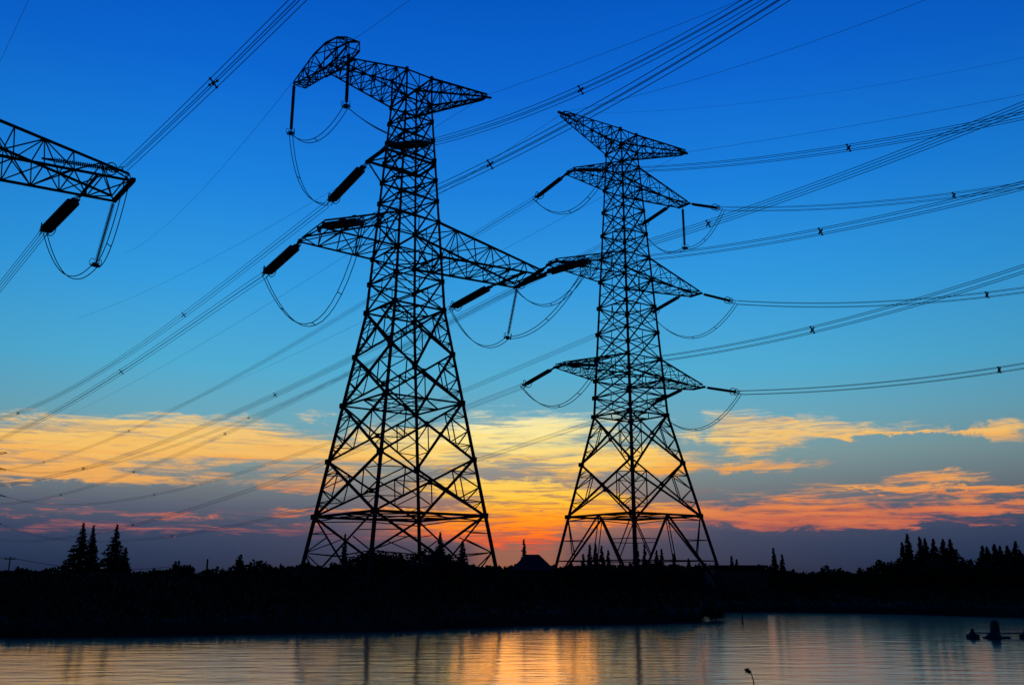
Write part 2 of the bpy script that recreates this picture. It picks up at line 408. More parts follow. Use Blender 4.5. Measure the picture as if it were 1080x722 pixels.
def w1f(z): return 6.884 - 3.956 * (z - 4) / 26.332 if z < 30.332 else 2.928 - 1.324 * (min(z, 54.04) - 30.332) / 23.705
def w2f(z): return 7.021 - 3.791 * (z - 4) / 19.212 if z < 23.212 else 3.23 - 1.752 * (min(z, 59.1) - 23.212) / 35.876
BZ = 1.2
Y1, Y2 = .659, .642
P1 = (-11.173, 90.0); P2 = (14.838, 112.0); P0 = (-47.597, 64.613); P3 = (-264.5, 445.0)
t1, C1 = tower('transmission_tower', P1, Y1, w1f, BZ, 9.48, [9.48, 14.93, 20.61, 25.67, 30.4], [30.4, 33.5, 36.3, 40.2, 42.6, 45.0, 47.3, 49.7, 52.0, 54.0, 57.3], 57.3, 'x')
tag(t1, 'large black lattice pylon left of centre with a T-shaped top arm', 'pylon', 'lattice power pylons')
def arm(root, C, s, zb, zt, tip_b1, tip_b2, tip_t1, tip_t2, n=6, w=.2, wl=.09, name='crossarm', bz=BZ):
    ks = ('left', 'near') if s < 0 else ('far', 'right')
    m = MB()
    A = [C(ks[0], zb), C(ks[1], zb), C(ks[1], zt), C(ks[0], zt)]
    B = [V(*tip_b1, bz), V(*tip_b2, bz), V(*tip_t2, bz), V(*tip_t1, bz)]
    truss(m, A, B, None, n, w, wl)
    return m
# lower arms of the large tower
m = arm(t1, C1, -1, 36.3, 40.2, (-11.2, 2.2, 36.2), (-10.8, -2.0, 36.5), (-10.9, 2.0, 36.7), (-10.4, -1.8, 37.4), 4, .22)
for l in (2.1, -1.9): m.bar(V(-11.1, l, 36.5, BZ), V(-11.2, l * 1.3, 35.8, BZ), .2)
m.build('crossarm', STEEL, t1)
m = arm(t1, C1, 1, 36.3, 40.2, (15.9, 1.6, 36.6), (16.1, -3.2, 36.9), (15.7, 1.5, 37.0), (15.9, -3.1, 37.5), 6, .22)
m.bar(V(16, 1.8, 36.7, BZ), V(16.2, -3.6, 36.9, BZ), .34); m.bar(V(13.2, 2.2, 36.5, BZ), V(13.4, -2.9, 36.7, BZ), .2)
m.build('crossarm', STEEL, t1)
m = MB()                                       # short outrigger that holds the middle phase
for z in (46.9,):
    for l in (1.9, -1.9):
        m.bar(V(2.1, l, z, BZ), V(-4.1, l, z, BZ), .3, None, True); m.bar(V(-4.0, l, z, BZ), V(-w1f(49.6), l * .95, 49.6, BZ), .13)
        m.bar(V(-4.0, l, z, BZ), V(-w1f(44.8), l, 44.8, BZ), .13)
    m.bar(V(-4.1, 2.1, z, BZ), V(-4.1, -2.1, z, BZ), .3); m.bar(V(-4.1, 1.9, z, BZ), V(-2.1, -1.9, z, BZ), .12)
    m.bar(V(2.2, 1.9, z, BZ), V(2.2, -1.9, z, BZ), .22)
m.build('outrigger', STEEL, t1)
m = arm(t1, C1, 1, 54.0, 57.3, (10.1, .35, 58.5), (10.1, -.35, 58.5), (10.15, .3, 58.95), (10.15, -.3, 58.95), 6, .2)
m.bar(V(10, 0, 58.7, BZ), V(11, 0, 58.9, BZ), .2)
m.build('ground_wire_arm', STEEL, t1)
m = arm(t1, C1, -1, 54.0, 57.3, (-9.3, 1.6, 55.5), (-9.2, -1.6, 55.3), (-9.3, 1.4, 56.3), (-9.0, -1.4, 56.0), 6, .2, .085)
m.build('ground_wire_arm', STEEL, t1)
m = MB()                                       # peaked beam along the line at the end of the top arm
def bsec(l, zb0, zb1, zt): return [V(-10.2, l, zb0, BZ), V(-8.7, l, zb1, BZ), V(-8.75, l, zt, BZ), V(-10.15, l, zt, BZ)]
S_ = [bsec(8.6, 57.1, 57.1, 57.4), bsec(3.6, 55.9, 56.2, 58.4), bsec(.9, 55.3, 55.6, 58.4), bsec(-1.8, 55.1, 55.3, 57.7), bsec(-4.15, 55.4, 55.5, 56.5)]
truss(m, S_[1], S_[0], None, 4, .17, .08); truss(m, S_[1], S_[2], None, 1, .17, .085); truss(m, S_[2], S_[3], None, 1, .17, .085); truss(m, S_[3], S_[4], None, 1, .17, .085)
m.build('jumper_beam', STEEL, t1)

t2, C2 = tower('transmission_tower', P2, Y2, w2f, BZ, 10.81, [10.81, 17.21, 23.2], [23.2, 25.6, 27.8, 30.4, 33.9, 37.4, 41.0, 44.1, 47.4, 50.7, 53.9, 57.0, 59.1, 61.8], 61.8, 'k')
tag(t2, 'tall black lattice pylon right of centre with three pairs of wide arms', 'pylon', 'lattice power pylons')
A2 = {}
for nm, s, a, zb, zt, zt_ in (('low left', -1, 11.4, 27.8, 30.4, 28.1), ('low right', 1, 13.1, 27.8, 30.4, 28.4), ('middle left', -1, 12.4, 41.0, 44.1, 40.9), ('middle right', 1, 13.5, 41.0, 44.1, 41.7),
                              ('top left', -1, 9.2, 53.9, 57.0, 53.9), ('top right', 1, 12.0, 53.9, 57.0, 54.7)):
    A2[nm] = (s * a, zt_)
    m = arm(t2, C2, s, zb, zt, (s * a, .8, zt_ - .1), (s * a, -.8, zt_ - .1), (s * a, .7, zt_ + .35), (s * a, -.7, zt_ + .35), 5, .18, .07)
    m.bar(V(s * a, 1.1, zt_, BZ), V(s * a, -1.1, zt_, BZ), .26)
    m.build('crossarm', STEEL, t2)
for s, a, z in ((-1, 10.4, 61.8), (1, 12.6, 63.1)):
    m = arm(t2, C2, s, 59.1, 61.8, (s * a, .4, z - .3), (s * a, -.4, z - .3), (s * (a - .1), .35, z + .2), (s * (a - .1), -.35, z + .2), 6, .18, .085)
    m.bar(V(s * (a - 1.4), 0, z, BZ), V(s * (a + .7), 0, z, BZ), .25)
    m.build('ground_wire_arm', STEEL, t2)
t0 = copy_tree(t1); t0.location = (P0[0], P0[1], BZ)
t0['label'] = 'lattice pylon at the left edge of which only one arm tip is in view'
t3 = copy_tree(t2); t3.location = (P3[0], P3[1], BZ)
t3['label'] = 'far small pylon whose arm tips just show at the left frame edge'

def W(p, yaw, a, l, z): return Vector((p[0] + a * math.cos(yaw) - l * math.sin(yaw), p[1] + a * math.sin(yaw) + l * math.cos(yaw), z))

# ------------------------------------------------------------------ insulator strings (built along +X)
def make_string(length, sep_, r, nd, link, name='insulator_string', ring=.5):
    root = empty(name)
    body = length - link - .75
    for s in (-1, 1):
        m = MB(); prof = [(0, .03)]; dp = body / nd
        for k in range(nd):
            t = k * dp; prof += [(t + .12 * dp, .05), (t + .42 * dp, r), (t + .62 * dp, r * .96), (t + .75 * dp, .055)]
        prof.append((body, .03))
        m.lathe(prof, (link, s * sep_ / 2, 0), (1, 0, 0), 10)
        m.build('disc_stack', PORC, root)
    m = MB(); m.bar((0, 0, 0), (link * .55, 0, 0), .09); m.bar((0, .12, 0), (link * .6, sep_ * .4, 0), .06); m.bar((0, -.12, 0), (link * .6, -sep_ * .4, 0), .06)
    m.box((link * .75, 0, 0), (link * .22, sep_ * .62, .03)); m.build('yoke_plate', HARD, root)
    m = MB(); m.box((length - .5, 0, 0), (.22, sep_ * .62 + .1, .035))
    for y in (-.25, .25):
        for z in (-.25, .25): m.bar((length - .4, y, z * .5), (length + .1, y, z), .07)
    m.build('clamp', HARD, root)
    for s in (-1, 1):
        m = MB(); m.torus((length - .85, s * (sep_ / 2 + .18), 0), (.35, s, 0), ring, .05)
        m.bar((length - .85, s * (sep_ / 2 + .05), 0), (length - .85 + ring * .9, s * (sep_ / 2 + .1), 0), .04)
        m.build('corona_ring', HARD, root)
    return root
def make_hang(length, r, nd, name='insulator_string'):   # jumper support string, hangs along -Z (built along +X too)
    root = empty(name)
    m = MB(); prof = [(0, .03)]; body = length - .9; dp = body / nd
    for k in range(nd):
        t = k * dp; prof += [(t + .15 * dp, .05), (t + .45 * dp, r), (t + .62 * dp, r), (t + .75 * dp, .05)]
    prof.append((body, .03)); m.lathe(prof, (.35, 0, 0), (1, 0, 0), 10); m.build('disc_stack', PORC, root)
    m = MB(); m.bar((0, 0, 0), (.4, 0, 0), .07); m.build('link', HARD, root)
    m = MB(); m.bar((length - .6, 0, 0), (length, 0, 0), .1); m.box((length - .1, 0, 0), (.06, .42, .1)); m.box((length - .1, 0, 0), (.16, .2, .2)); m.build('clamp', HARD, root)
    for s in (-1, 1):
        m = MB(); m.torus((length - .3, s * .36, 0), (0, 1, .2 * s), .36, .03); m.bar((length - .3, 0, 0), (length - .3, s * .36, 0), .05); m.build('corona_ring', HARD, root)
    return root
def orient(o, p, d):
    d = Vector(d).normalized(); up = Vector((0, 0, 1)) if abs(d.z) < .95 else Vector((0, 1, 0))
    y = up.cross(d).normalized(); z = d.cross(y)
    m = Matrix((d, y, z)).transposed().to_4x4(); m.translation = Vector(p); o.matrix_world = m
protos = {}
def put_string(kind, p, d, label, group):
    if kind not in protos:
        o = protos[kind] = {'big': lambda: make_string(8.0, .58, .30, 34, 1.4), 'mid': lambda: make_string(6.2, .34, .185, 28, .9, ring=.42),
                            'hang': lambda: make_hang(6.3, .19, 34)}[kind]()
    else: o = copy_tree(protos[kind])
    orient(o, p, d); tag(o, label, 'insulator', group)
    return o

# ------------------------------------------------------------------ conductors
def span_pt(P, th, m_, q, t): return Vector((P[0] - math.sin(th) * t, P[1] + math.cos(th) * t, P[2] - m_ * t + q * t * t))
span_pt_ = span_pt
def bundle(P, th, m_, q, t0_, t1_, sp, label, group, r=.026, gap=.24, drop=0.0):
    span_pt = lambda P, th, m_, q, t: span_pt_(P, th, m_, q, t) - Vector((0, 0, drop * math.exp(-(t - t0_) / 14)))
    o = empty('conductor_bundle', span_pt(P, th, m_, q, t0_)); org = o.location.copy()
    side = Vector((math.cos(th), math.sin(th), 0)); n = 48
    for sx in (-1, 1):
        for sz in (-1, 1):
            off = side * (sx * gap) + Vector((0, 0, sz * gap)); m = MB()
            m.tube([span_pt(P, th, m_, q, t0_ + (t1_ - t0_) * (k / n)) + off - org for k in range(n + 1)], r, 5)
            m.build('wire', WIRE, o, True)
    for t in sp:
        c = span_pt(P, th, m_, q, t) - org; m = MB()
        for sx, sz in ((1, 1), (1, -1)):
            m.bar(c + side * (sx * gap) + Vector((0, 0, sz * gap)), c - side * (sx * gap) - Vector((0, 0, sz * gap)), .075)
        for sx in (-1, 1):
            for sz in (-1, 1): m.box(c + side * (sx * gap) + Vector((0, 0, sz * gap)), (.07, .07, .06))
        m.box(c, (.1, .1, .1)); m.build('spacer', HARD, o)
    return tag(o, label, 'power line', group)
def wire(P, th, m_, q, t1_, label, r=.02, group='overhead ground wires'):
    m = MB(); n = 40; org = Vector(P)
    m.tube([span_pt(P, th, m_, q, t1_ * k / n) - org for k in range(n + 1)], r, 5)
    o = m.build('ground_wire', WIRE, None, True); o.location = org
    return tag(o, label, 'ground wire', group)
def jumper(pts, sags, label, r=.042, sep_=.22):
    """loop through 3D points; each piece hangs by its own sag"""
    o = empty('jumper_loop', pts[0]); org = Vector(pts[0]); path = []
    for (p, q), s in zip(zip(pts, pts[1:]), sags):
        for k in range(17):
            u = k / 16
            if path and k == 0: continue
            c = Vector(p).lerp(Vector(q), u)
            c = c + Vector(s) * (4 * u * (1 - u)) if not isinstance(s, (int, float)) else c - Vector((0, 0, 4 * s * u * (1 - u)))
            path.append(c)
    d = (Vector(pts[-1]) - Vector(pts[0])); sd = Vector((d.y, -d.x, 0)).normalized() * sep_ + Vector((0, 0, sep_ * .35))
    for s in (-1, 1):
        m = MB(); m.tube([c + sd * s - org for c in path], r, 6); m.build('wire', WIRE, o, True)
    for f in (.22, .5, .78):
        c = path[int(f * (len(path) - 1))]; m = MB(); m.bar(c + sd - org, c - sd - org, .06); m.build('spacer', HARD, o)
    return tag(o, label, 'jumper cable', 'jumper loops under the arms')

GB = 'four-wire conductor bundles'; GI = 'insulator strings on the pylons'
def phase(kind, P, th, m_, q, t1_, sp, what, whats, slen, drop=0.0):
    d = span_pt(P, th, m_, q, slen) - Vector(P) - Vector((0, 0, drop))
    put_string(kind, P, d, whats, GI)
    bundle(P, th, m_, q, slen, t1_, sp, what, GB, .022 if t1_ > 310 else .026, drop=drop)
    return Vector(P) + d
E = {}
SL = 8.0
BIG = [
 ('Mf', (-15.5, 89.05, 46.9), .74287, .19797, .00088, 230, [46.0, 126.8], 'conductor bundle dropping left from the waist of the large pylon, topmost left of it', 'thick insulator string on the outrigger of the large pylon, pointing down left'),
 ('Lf', (-21.09, 84.85, 36.2), .71694, .1179, .00053, 260, [51.5], 'conductor bundle dropping left from the left arm tip of the large pylon', 'thick insulator string below the left arm tip of the large pylon, sloping down left'),
 ('Rf', (-1.96, 99.66, 36.6), .7724, .15355, .00052, 300, [48.8, 126.5], 'dark conductor bundle passing behind the large pylon from its right arm to the left', 'thick insulator string below the right arm of the large pylon, sloping into its lattice'),
 ('Mn', (-13.17, 86.05, 47.2), 3.86531, .31144, .00405, 70, [28.2], 'conductor bundle rising right from the waist of the large pylon to the top edge', 'insulator string crossing the upper body of the large pylon'),
 ('Ln', (-18.65, 81.68, 36.5), 3.87725, .15034, .00255, 75, [25.3], 'conductor bundle from behind the large pylon body, rising right to the top edge', 'insulator string lying along the left arm of the large pylon'),
 ('Rn', (3.44, 97.27, 37.0), 3.80135, .09231, .00112, 90, [24.1], 'conductor bundle from the right arm tip of the large pylon, rising past the right pylon', 'insulator string reaching right from the right arm tip of the large pylon'),
]
DROP = {'Mf': .85, 'Lf': .6, 'Rf': .1, 'Mn': .35, 'Ln': .75, 'Rn': -.1}
for k, P, th, m_, q, t1_, sp, a, b_ in BIG: E[k] = phase('big', P, th, m_, q, t1_, sp, a, b_, SL, DROP[k])
SM = [
 ('A1L', (7.95, 105.85, 53.9), 3.79263, .39093, .00195, [37.9], 'upper left', 0), ('A1R', (24.93, 118.54, 54.7), 3.7962, .41288, .00275, [36.7], 'upper right', .4),
 ('A2L', (5.39, 103.93, 40.8), 3.79791, .2701, .00192, [36.2], 'middle left', .2), ('A2R', (26.13, 119.44, 41.7), 3.79094, .3789, .00329, [38.1], 'middle right', .6),
 ('A3L', (6.19, 104.53, 28.1), 3.78688, .17227, .00242, [34.1], 'lowest left', .2), ('A3R', (25.81, 119.2, 28.4), 3.79537, .2065, .00239, [38.4], 'lowest right', .55)]
SS = 6.2
for k, P, th, m_, q, sp, nm, lv in SM:
    E[k + 'n'] = phase('mid', P, th, m_, q, 95, sp, 'conductor bundle running right from the %s arm of the right pylon' % nm,
                       'insulator string on the %s arm of the right pylon, pointing right' % nm, SS, lv)
KEY = {'A1L': (-9.2, 53.9, [168, 255]), 'A1R': (12.0, 54.7, [140]), 'A2L': (-12.4, 40.8, [96, 150, 215]), 'A2R': (13.5, 41.7, [210]), 'A3L': (-11.4, 28.1, [150]), 'A3R': (13.1, 28.4, [190])}
for k, P, th, m_, q, sp, nm, lv in SM:
    a, z, sp = KEY[k]
    ain = a if a < 0 else a - 1.6
    p = W(P2, Y2, ain, .9, z); e = W(P3, Y2, a, -.9, z); dd = (e - p); Ln = dd.xy.length; th = math.atan2(-dd.x, dd.y); q = .0003
    m_ = (p.z - e.z) / Ln + q * Ln
    E[k + 'f'] = phase('mid', p, th, m_, q, Ln - SS, sp, 'faint far conductor bundle running left from the %s arm of the right pylon' % nm,
                       'insulator string on the %s arm of the right pylon, pointing left' % nm, SS, .6)
    pe = span_pt(p, th, m_, q, Ln - SS)
    put_string('mid', e, pe - e, 'tiny insulator string on the %s arm of the far pylon at the left edge' % nm, GI)
# the pylon at the left edge
pf = Vector((-38.39, 74.28, 36.6)); nT0f = Vector((-43.886, 79.318, 35.125))
put_string('big', pf, nT0f - pf, 'thick insulator string below the cut-off arm at the left edge', GI)
bundle(nT0f, .731, .122, .0003, 0, 90, [], 'conductor bundle leaving the frame left below the cut-off arm', GB)
pn = Vector((-33.62, 71.39, 37.6)); ps = W(P0, Y1, 11.2, -2.6, 37.4); ps = pn + (ps - pn).normalized() * 6.1
put_string('mid', ps, pn - ps, 'insulator string lying along the cut-off arm at the left edge', GI)
bundle(pn, 3.81242, .08645, .00048, .3, 56, [21.8], 'conductor bundle rising from the cut-off arm tip at the left edge to the top edge', GB)
# ground wires
for P, th, m_, q, t1_, lb in [
    ((-24.6, 90.6, 57.4), .52797, -.09308, .00058, 150, 'thin ground wire dropping left from the top left beam of the large pylon'),
    ((-16.36, 81.18, 56.5), 3.89555, .05279, .00209, 55, 'short thin ground wire rising from the top left beam of the large pylon'),
    ((-3.15, 96.22, 58.9), 3.90024, .16267, .00073, 70, 'thin ground wire rising right from the right top tip of the large pylon'),
    ((-3.15, 96.22, 58.9), .669, -.0267, .0003, 200, 'thin ground wire running left behind the top of the large pylon'),
    ((24.93, 119.54, 63.1), 4.00027, .18557, .00062, 95, 'thin ground wire running right from the right top tip of the right pylon'),
    ((6.51, 105.77, 61.8), 3.99863, .36403, .00216, 95, 'faint flat ground wire running right from the left top tip of the right pylon'),
    ((6.75, 105.45, 61.8), 3.90025, .23457, .00192, 80, 'thin ground wire rising steeply right from the left top tip of the right pylon'),
    ((-41.27, 69.51, 58.4), .64815, -.1301, .0002, 110, 'short thin ground wire in the top left corner')]:
    wire(P, th, m_, q, t1_, lb, .009 if 'faint flat' in lb else .018)
for a, z, nm in ((-10.4, 61.8, 'left'), (12.6, 63.1, 'right')):
    p = W(P2, Y2, a, 0, z); e = W(P3, Y2, a, 0, z); dd = e - p; Ln = dd.xy.length
    wire(p, math.atan2(-dd.x, dd.y), .0002 * Ln, .0002, Ln, 'faint far ground wire running left from the %s top tip of the right pylon' % nm)

# jumpers and the strings that carry them
hb1 = W(P1, Y1, -10.1, 8.6, 57.3); hb2 = W(P1, Y1, -9.6, -3.6, 55.4)
put_string('hang', hb1, (0, 0, -1), 'thin string hanging from the outer left end of the beam atop the large pylon', GI)
put_string('hang', hb2, (0, 0, -1), 'thin string hanging from the inner right end of the beam atop the large pylon', GI)
b1 = hb1 - Vector((0, 0, 6.2)); b2 = hb2 - Vector((0, 0, 6.2))
jumper([E['Mf'], b1, b2, E['Mn']], [Vector((-.6, 0, -2.2)), 2.2, 1.0], 'jumper cable swinging past the two strings under the top beam of the large pylon')
jumper([E['Lf'], E['Ln']], [Vector((.9, -.5, -7.6))], 'jumper cable loop under the left arm of the large pylon')
def right_jumper(p, ef, en, lb, ls):
    h = W(p, Y1, 15.9, 1.3, 36.6); d = W(p, Y1, 15.2, 2.2, 30.6) - h
    put_string('hang', h, d, ls, GI)
    c = h + d.normalized() * 6.2
    jumper([ef, c, en], [2.6, 2.2], lb)
right_jumper(P1, E['Rf'], E['Rn'], 'jumper cable hung from the right arm of the large pylon', 'thin string hanging below the right arm tip of the large pylon')
right_jumper(P0, nT0f, W(P0, Y1, 15.8, -3.3, 37.2), 'jumper cable loop below the cut-off arm at the left edge', 'thin string hanging below the cut-off arm tip at the left edge')
for k, P, th, m_, q, sp, nm, lv in SM:
    s = 3.6 if k[2] == 'L' else 4.2
    if k == 'A1R':
        h = W(P2, Y2, 11.7, 0, 54.4); put_string('hang', h, (0, 0, -1), 'thin string hanging below the upper right arm of the right pylon', GI)
        jumper([E[k + 'f'], h - Vector((0, 0, 6.2)), E[k + 'n']], [2.0, 1.6], 'jumper cable held by a string under the upper right arm of the right pylon')
    else: jumper([E[k + 'f'], E[k + 'n']], [s], 'jumper cable loop under the %s arm of the right pylon' % nm)

# ------------------------------------------------------------------ vegetation
def leaf(m, p, d, s, asp, rn):
    d = Vector(d).normalized(); r = Vector((rn.gauss(0, 1), rn.gauss(0, 1), rn.gauss(0, 1))); x = d.cross(r)
    if x.length < 1e-3: return
    x.normalize(); x *= s * asp
    m.quad(p, p + d * s * .45 + x, p + d * s, p + d * s * .5 - x)
def conifer(px, top, wpx, Y, seed, label, group, lean=0.0, base=1.2, dens=1.0, shape=1.2):
    rn = random.Random(seed); P = at(px, top, Y); h = P.z - base; w = wpx / FPX * Y / math.cos(PITCH) / 2
    o = empty('conifer_tree', (P.x, Y, base))
    m = MB(); m.tube([(0, 0, -.3), (rn.uniform(-.1, .1), 0, h * .4), (lean * .6, 0, h * .8), (lean, 0, h * .985)], [.035 * h + .03, .022 * h, .009 * h, .006], 7); m.build('trunk', BARK, o)
    m = MB(); nb = int(80 * dens * (1 + h / 9))
    for k in range(nb):
        f = (k + rn.random()) / nb; f = f ** 1.05
        z = h * (.07 + .93 * f); rad = w * (1 - f) ** shape * (.72 + .5 * rn.random()) + .05
        a = rn.uniform(0, 6.283); u = Vector((math.cos(a), math.sin(a), 0))
        drop = rn.uniform(.05, .32); nl = max(4, int(5 + rad * 9))
        c0 = Vector((lean * max(0, f - .3), 0, z))
        for i in range(nl):
            s = (i + .6) / nl
            p = c0 + u * rad * s + Vector((0, 0, -drop * rad * s * s + rn.uniform(-.1, .1)))
            for e in range(2):
                d = u * rn.uniform(.2, 1) + Vector((rn.uniform(-.7, .7), rn.uniform(-.7, .7), rn.uniform(-.55, .45)))
                leaf(m, p, d, rn.uniform(.34, .66) * (.30 + .72 * (1 - f)), .32, rn)
    for i in range(26): leaf(m, Vector((lean, 0, h * rn.uniform(.86, .985))), (rn.uniform(-.5, .5), rn.uniform(-.5, .5), rn.uniform(.2, 1.4)), rn.uniform(.16, .34), .22, rn)
    m.build('crown', LEAF, o)
    return tag(o, label, 'tree', group)
def shrub(px, top, wpx, Y, seed, label, group, name='shrub', base=1.1, n=1.0):
    rn = random.Random(seed); P = at(px, top, Y); h = P.z - base; w = wpx / FPX * Y / math.cos(PITCH) / 2
    o = empty(name, (P.x, Y, base)); m = MB()
    for k in range(6):
        a = rn.uniform(0, 6.28); m.tube([(0, 0, -.2), (math.cos(a) * w * .2, math.sin(a) * w * .2, h * .45), (math.cos(a) * w * .5, math.sin(a) * w * .5, h * .85)], [.1, .06, .02], 5)
    m.build('stem', BARK, o)
    m = MB(); ph = [rn.uniform(0, 6.28) for _ in range(4)]
    for k in range(int(900 * n)):
        a = rn.uniform(0, 6.283); q = math.sqrt(rn.random()); c, s_ = math.cos(a) * q, math.sin(a) * q
        hz = h * math.sqrt(max(0, 1 - q ** 3 * .95)) * (.90 + .06 * math.sin(5 * c + ph[0]) + .05 * math.sin(7 * s_ + ph[1]) + .04 * math.sin(13 * c + ph[2]))
        p = Vector((c * w, s_ * w, hz * rn.random() ** .36))
        leaf(m, p, (c + rn.uniform(-.9, .9), s_ + rn.uniform(-.9, .9), rn.uniform(-.2, .9)), rn.uniform(.25, .55), .42, rn)
    m.build('foliage', BUSH, o)
    return tag(o, label, 'shrub' if name == 'shrub' else 'tree', group)

GC = 'conifers along the far shore'
for i, (px, top, w, Y, lb) in enumerate([
    (88.5, 552.5, 34, 128, 'leftmost tall dark conifer of the group at the far left'),
    (99.5, 555, 20, 131, 'slim conifer in the middle of the group at the far left'),
    (123.5, 554, 30, 129, 'broad pointed conifer right of the gap in the left group'),
    (133.5, 578.5, 20, 127, 'short conifer at the right end of the left group'),
    (464.5, 562, 17, 128, 'thin spire-topped conifer seen through the right legs of the large pylon'),
    (488, 571, 17, 126, 'stout conifer just left of the right leg of the large pylon'),
    (364.5, 563.5, 8, 132, 'needle-thin conifer seen through the left legs of the large pylon'),
    (552.5, 569.5, 9, 131, 'thin pointed conifer rising behind the hip-roofed house'),
    (615.5, 585, 9, 134, 'small conifer nearest the left leg of the right pylon'),
    (622, 575, 9, 137, 'first tall conifer under the left half of the right pylon'),
    (628.3, 573.8, 9, 139, 'tallest slim conifer under the left half of the right pylon'),
    (634.8, 576, 9, 136, 'third tall conifer under the left half of the right pylon'),
    (641.5, 581, 9, 134, 'lower conifer left of the near leg of the right pylon'),
    (671, 573, 9, 138, 'slim conifer just right of the near leg of the right pylon'),
    (680, 575, 10, 136, 'wider conifer right of the near leg of the right pylon'),
    (692.5, 581, 9, 134, 'small conifer in the middle of the right half of the right pylon base'),
    (697.5, 580, 8, 137, 'thin conifer crossed by the right diagonal of the right pylon'),
    (710, 585, 10, 133, 'low conifer under the right diagonal of the right pylon'),
    (726, 590, 9, 132, 'tiny conifer beside the right leg of the right pylon'),
    (771.5, 587, 6, 142, 'thin dark conifer behind the flat-roofed shed'),
    (776.3, 591, 6, 140, 'stubby conifer behind the flat-roofed shed'),
    (816, 579, 9, 138, 'taller of the two conifers right of the flat-roofed shed'),
    (824, 585.5, 10, 136, 'shorter of the two conifers right of the flat-roofed shed'),
    (951.5, 574.5, 12, 126, 'small pointed conifer at the left of the right-hand grove'),
    (957, 565.5, 14, 128, 'tallest spire of the right-hand grove'),
    (970, 568.5, 15, 127, 'third spire of the right-hand grove'),
    (975.5, 570, 14, 129, 'fourth spire of the right-hand grove, leaning on the third'),
    (983.7, 570.5, 18, 127, 'round-tipped conifer in the middle of the right-hand grove'),
    (994.5, 571, 22, 126, 'broad conifer right of the middle of the right-hand grove'),
    (1001.5, 571.3, 30, 125, 'broad conifer whose skirt slopes down at the right of the grove'),
    (1035.5, 578, 18, 122, 'left conifer of the grove cut by the right edge'),
    (1041, 578.5, 16, 124, 'second conifer of the grove cut by the right edge'),
    (1048.2, 576, 16, 122, 'third conifer of the grove cut by the right edge'),
    (1055, 578, 16, 124, 'fourth conifer of the grove cut by the right edge'),
    (1062.5, 578, 18, 121, 'fifth conifer of the grove cut by the right edge'),
    (1071, 573.5, 24, 120, 'tallest conifer of the grove cut by the right edge'),
    (1083, 580, 26, 121, 'conifer half cut off by the right frame edge')]):
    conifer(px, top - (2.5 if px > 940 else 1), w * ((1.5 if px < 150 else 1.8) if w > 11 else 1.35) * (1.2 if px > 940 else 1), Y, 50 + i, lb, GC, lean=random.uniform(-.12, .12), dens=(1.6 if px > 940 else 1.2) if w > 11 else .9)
GS = 'shrubs along the far shore'
for i, (px, top, w, Y, lb) in enumerate([
    (20, 598.5, 34, 118, 'low shrub right of the small utility pole at the left'), (58, 598, 30, 116, 'round shrub left of the left conifers'), (70, 601, 30, 112, 'low dark shrub at the foot of the left conifers'),
    (110, 600, 50, 118, 'shrub filling the gap between the left conifers'), (192, 593, 24, 120, 'small round shrub on the skyline right of the left conifers'), (160, 600, 40, 115, 'flat low shrub just right of the left conifers'),
    (253, 587, 8, 122, 'narrow upright shrub left of the large pylon'), (275, 590.5, 44, 119, 'wide shrub on the skyline left of the large pylon'), (236, 597, 50, 116, 'low shrub between the round and the wide shrub'),
    (362, 594, 44, 108, 'left shoulder shrub of the mound under the large pylon'), (396, 582, 84, 112, 'tall left shrub of the mound under the large pylon'), (432, 577.5, 104, 114, 'highest shrub of the mound under the large pylon'),
    (466, 588, 66, 110, 'right shrub of the mound under the large pylon'), (500, 597, 50, 106, 'low shrub at the right leg of the large pylon'), (330, 599, 50, 106, 'low shrub at the left leg of the large pylon'),
    (600, 598, 46, 108, 'low shrub at the left leg of the right pylon'), (650, 597, 60, 104, 'broad low shrub in front of the right pylon'), (705, 597, 56, 104, 'low shrub in front of the right leg of the right pylon'),
    (869, 596, 14, 122, 'small upright shrub on the skyline right of the shed'), (885, 600, 34, 120, 'low rounded shrub left of the right-hand grove'), (842, 601, 40, 120, 'flat shrub on the skyline right of the shed'),
    (932, 591.5, 40, 118, 'round shrub at the left foot of the right-hand grove'), (915, 601, 30, 116, 'low shrub left of the round shrub by the grove'), (972, 585, 78, 118, 'dense shrub under the middle of the right-hand grove'),
    (1000, 588, 56, 116, 'shrub under the right side of the right-hand grove'), (1052, 585, 70, 114, 'dense shrub under the grove at the right edge'), (1085, 583, 60, 113, 'shrub cut off by the right frame edge'),
    (750, 643, 15, 84, 'thin bush overhanging the inlet at the tip of the bank')]):
    shrub(px, top, w * 1.15, Y, 200 + i, lb, GS, n=(4.5 if 578 > top - 20 and 340 < px < 480 else 2.0) if w > 20 else .8, base=.3 if top > 630 else 1.1)
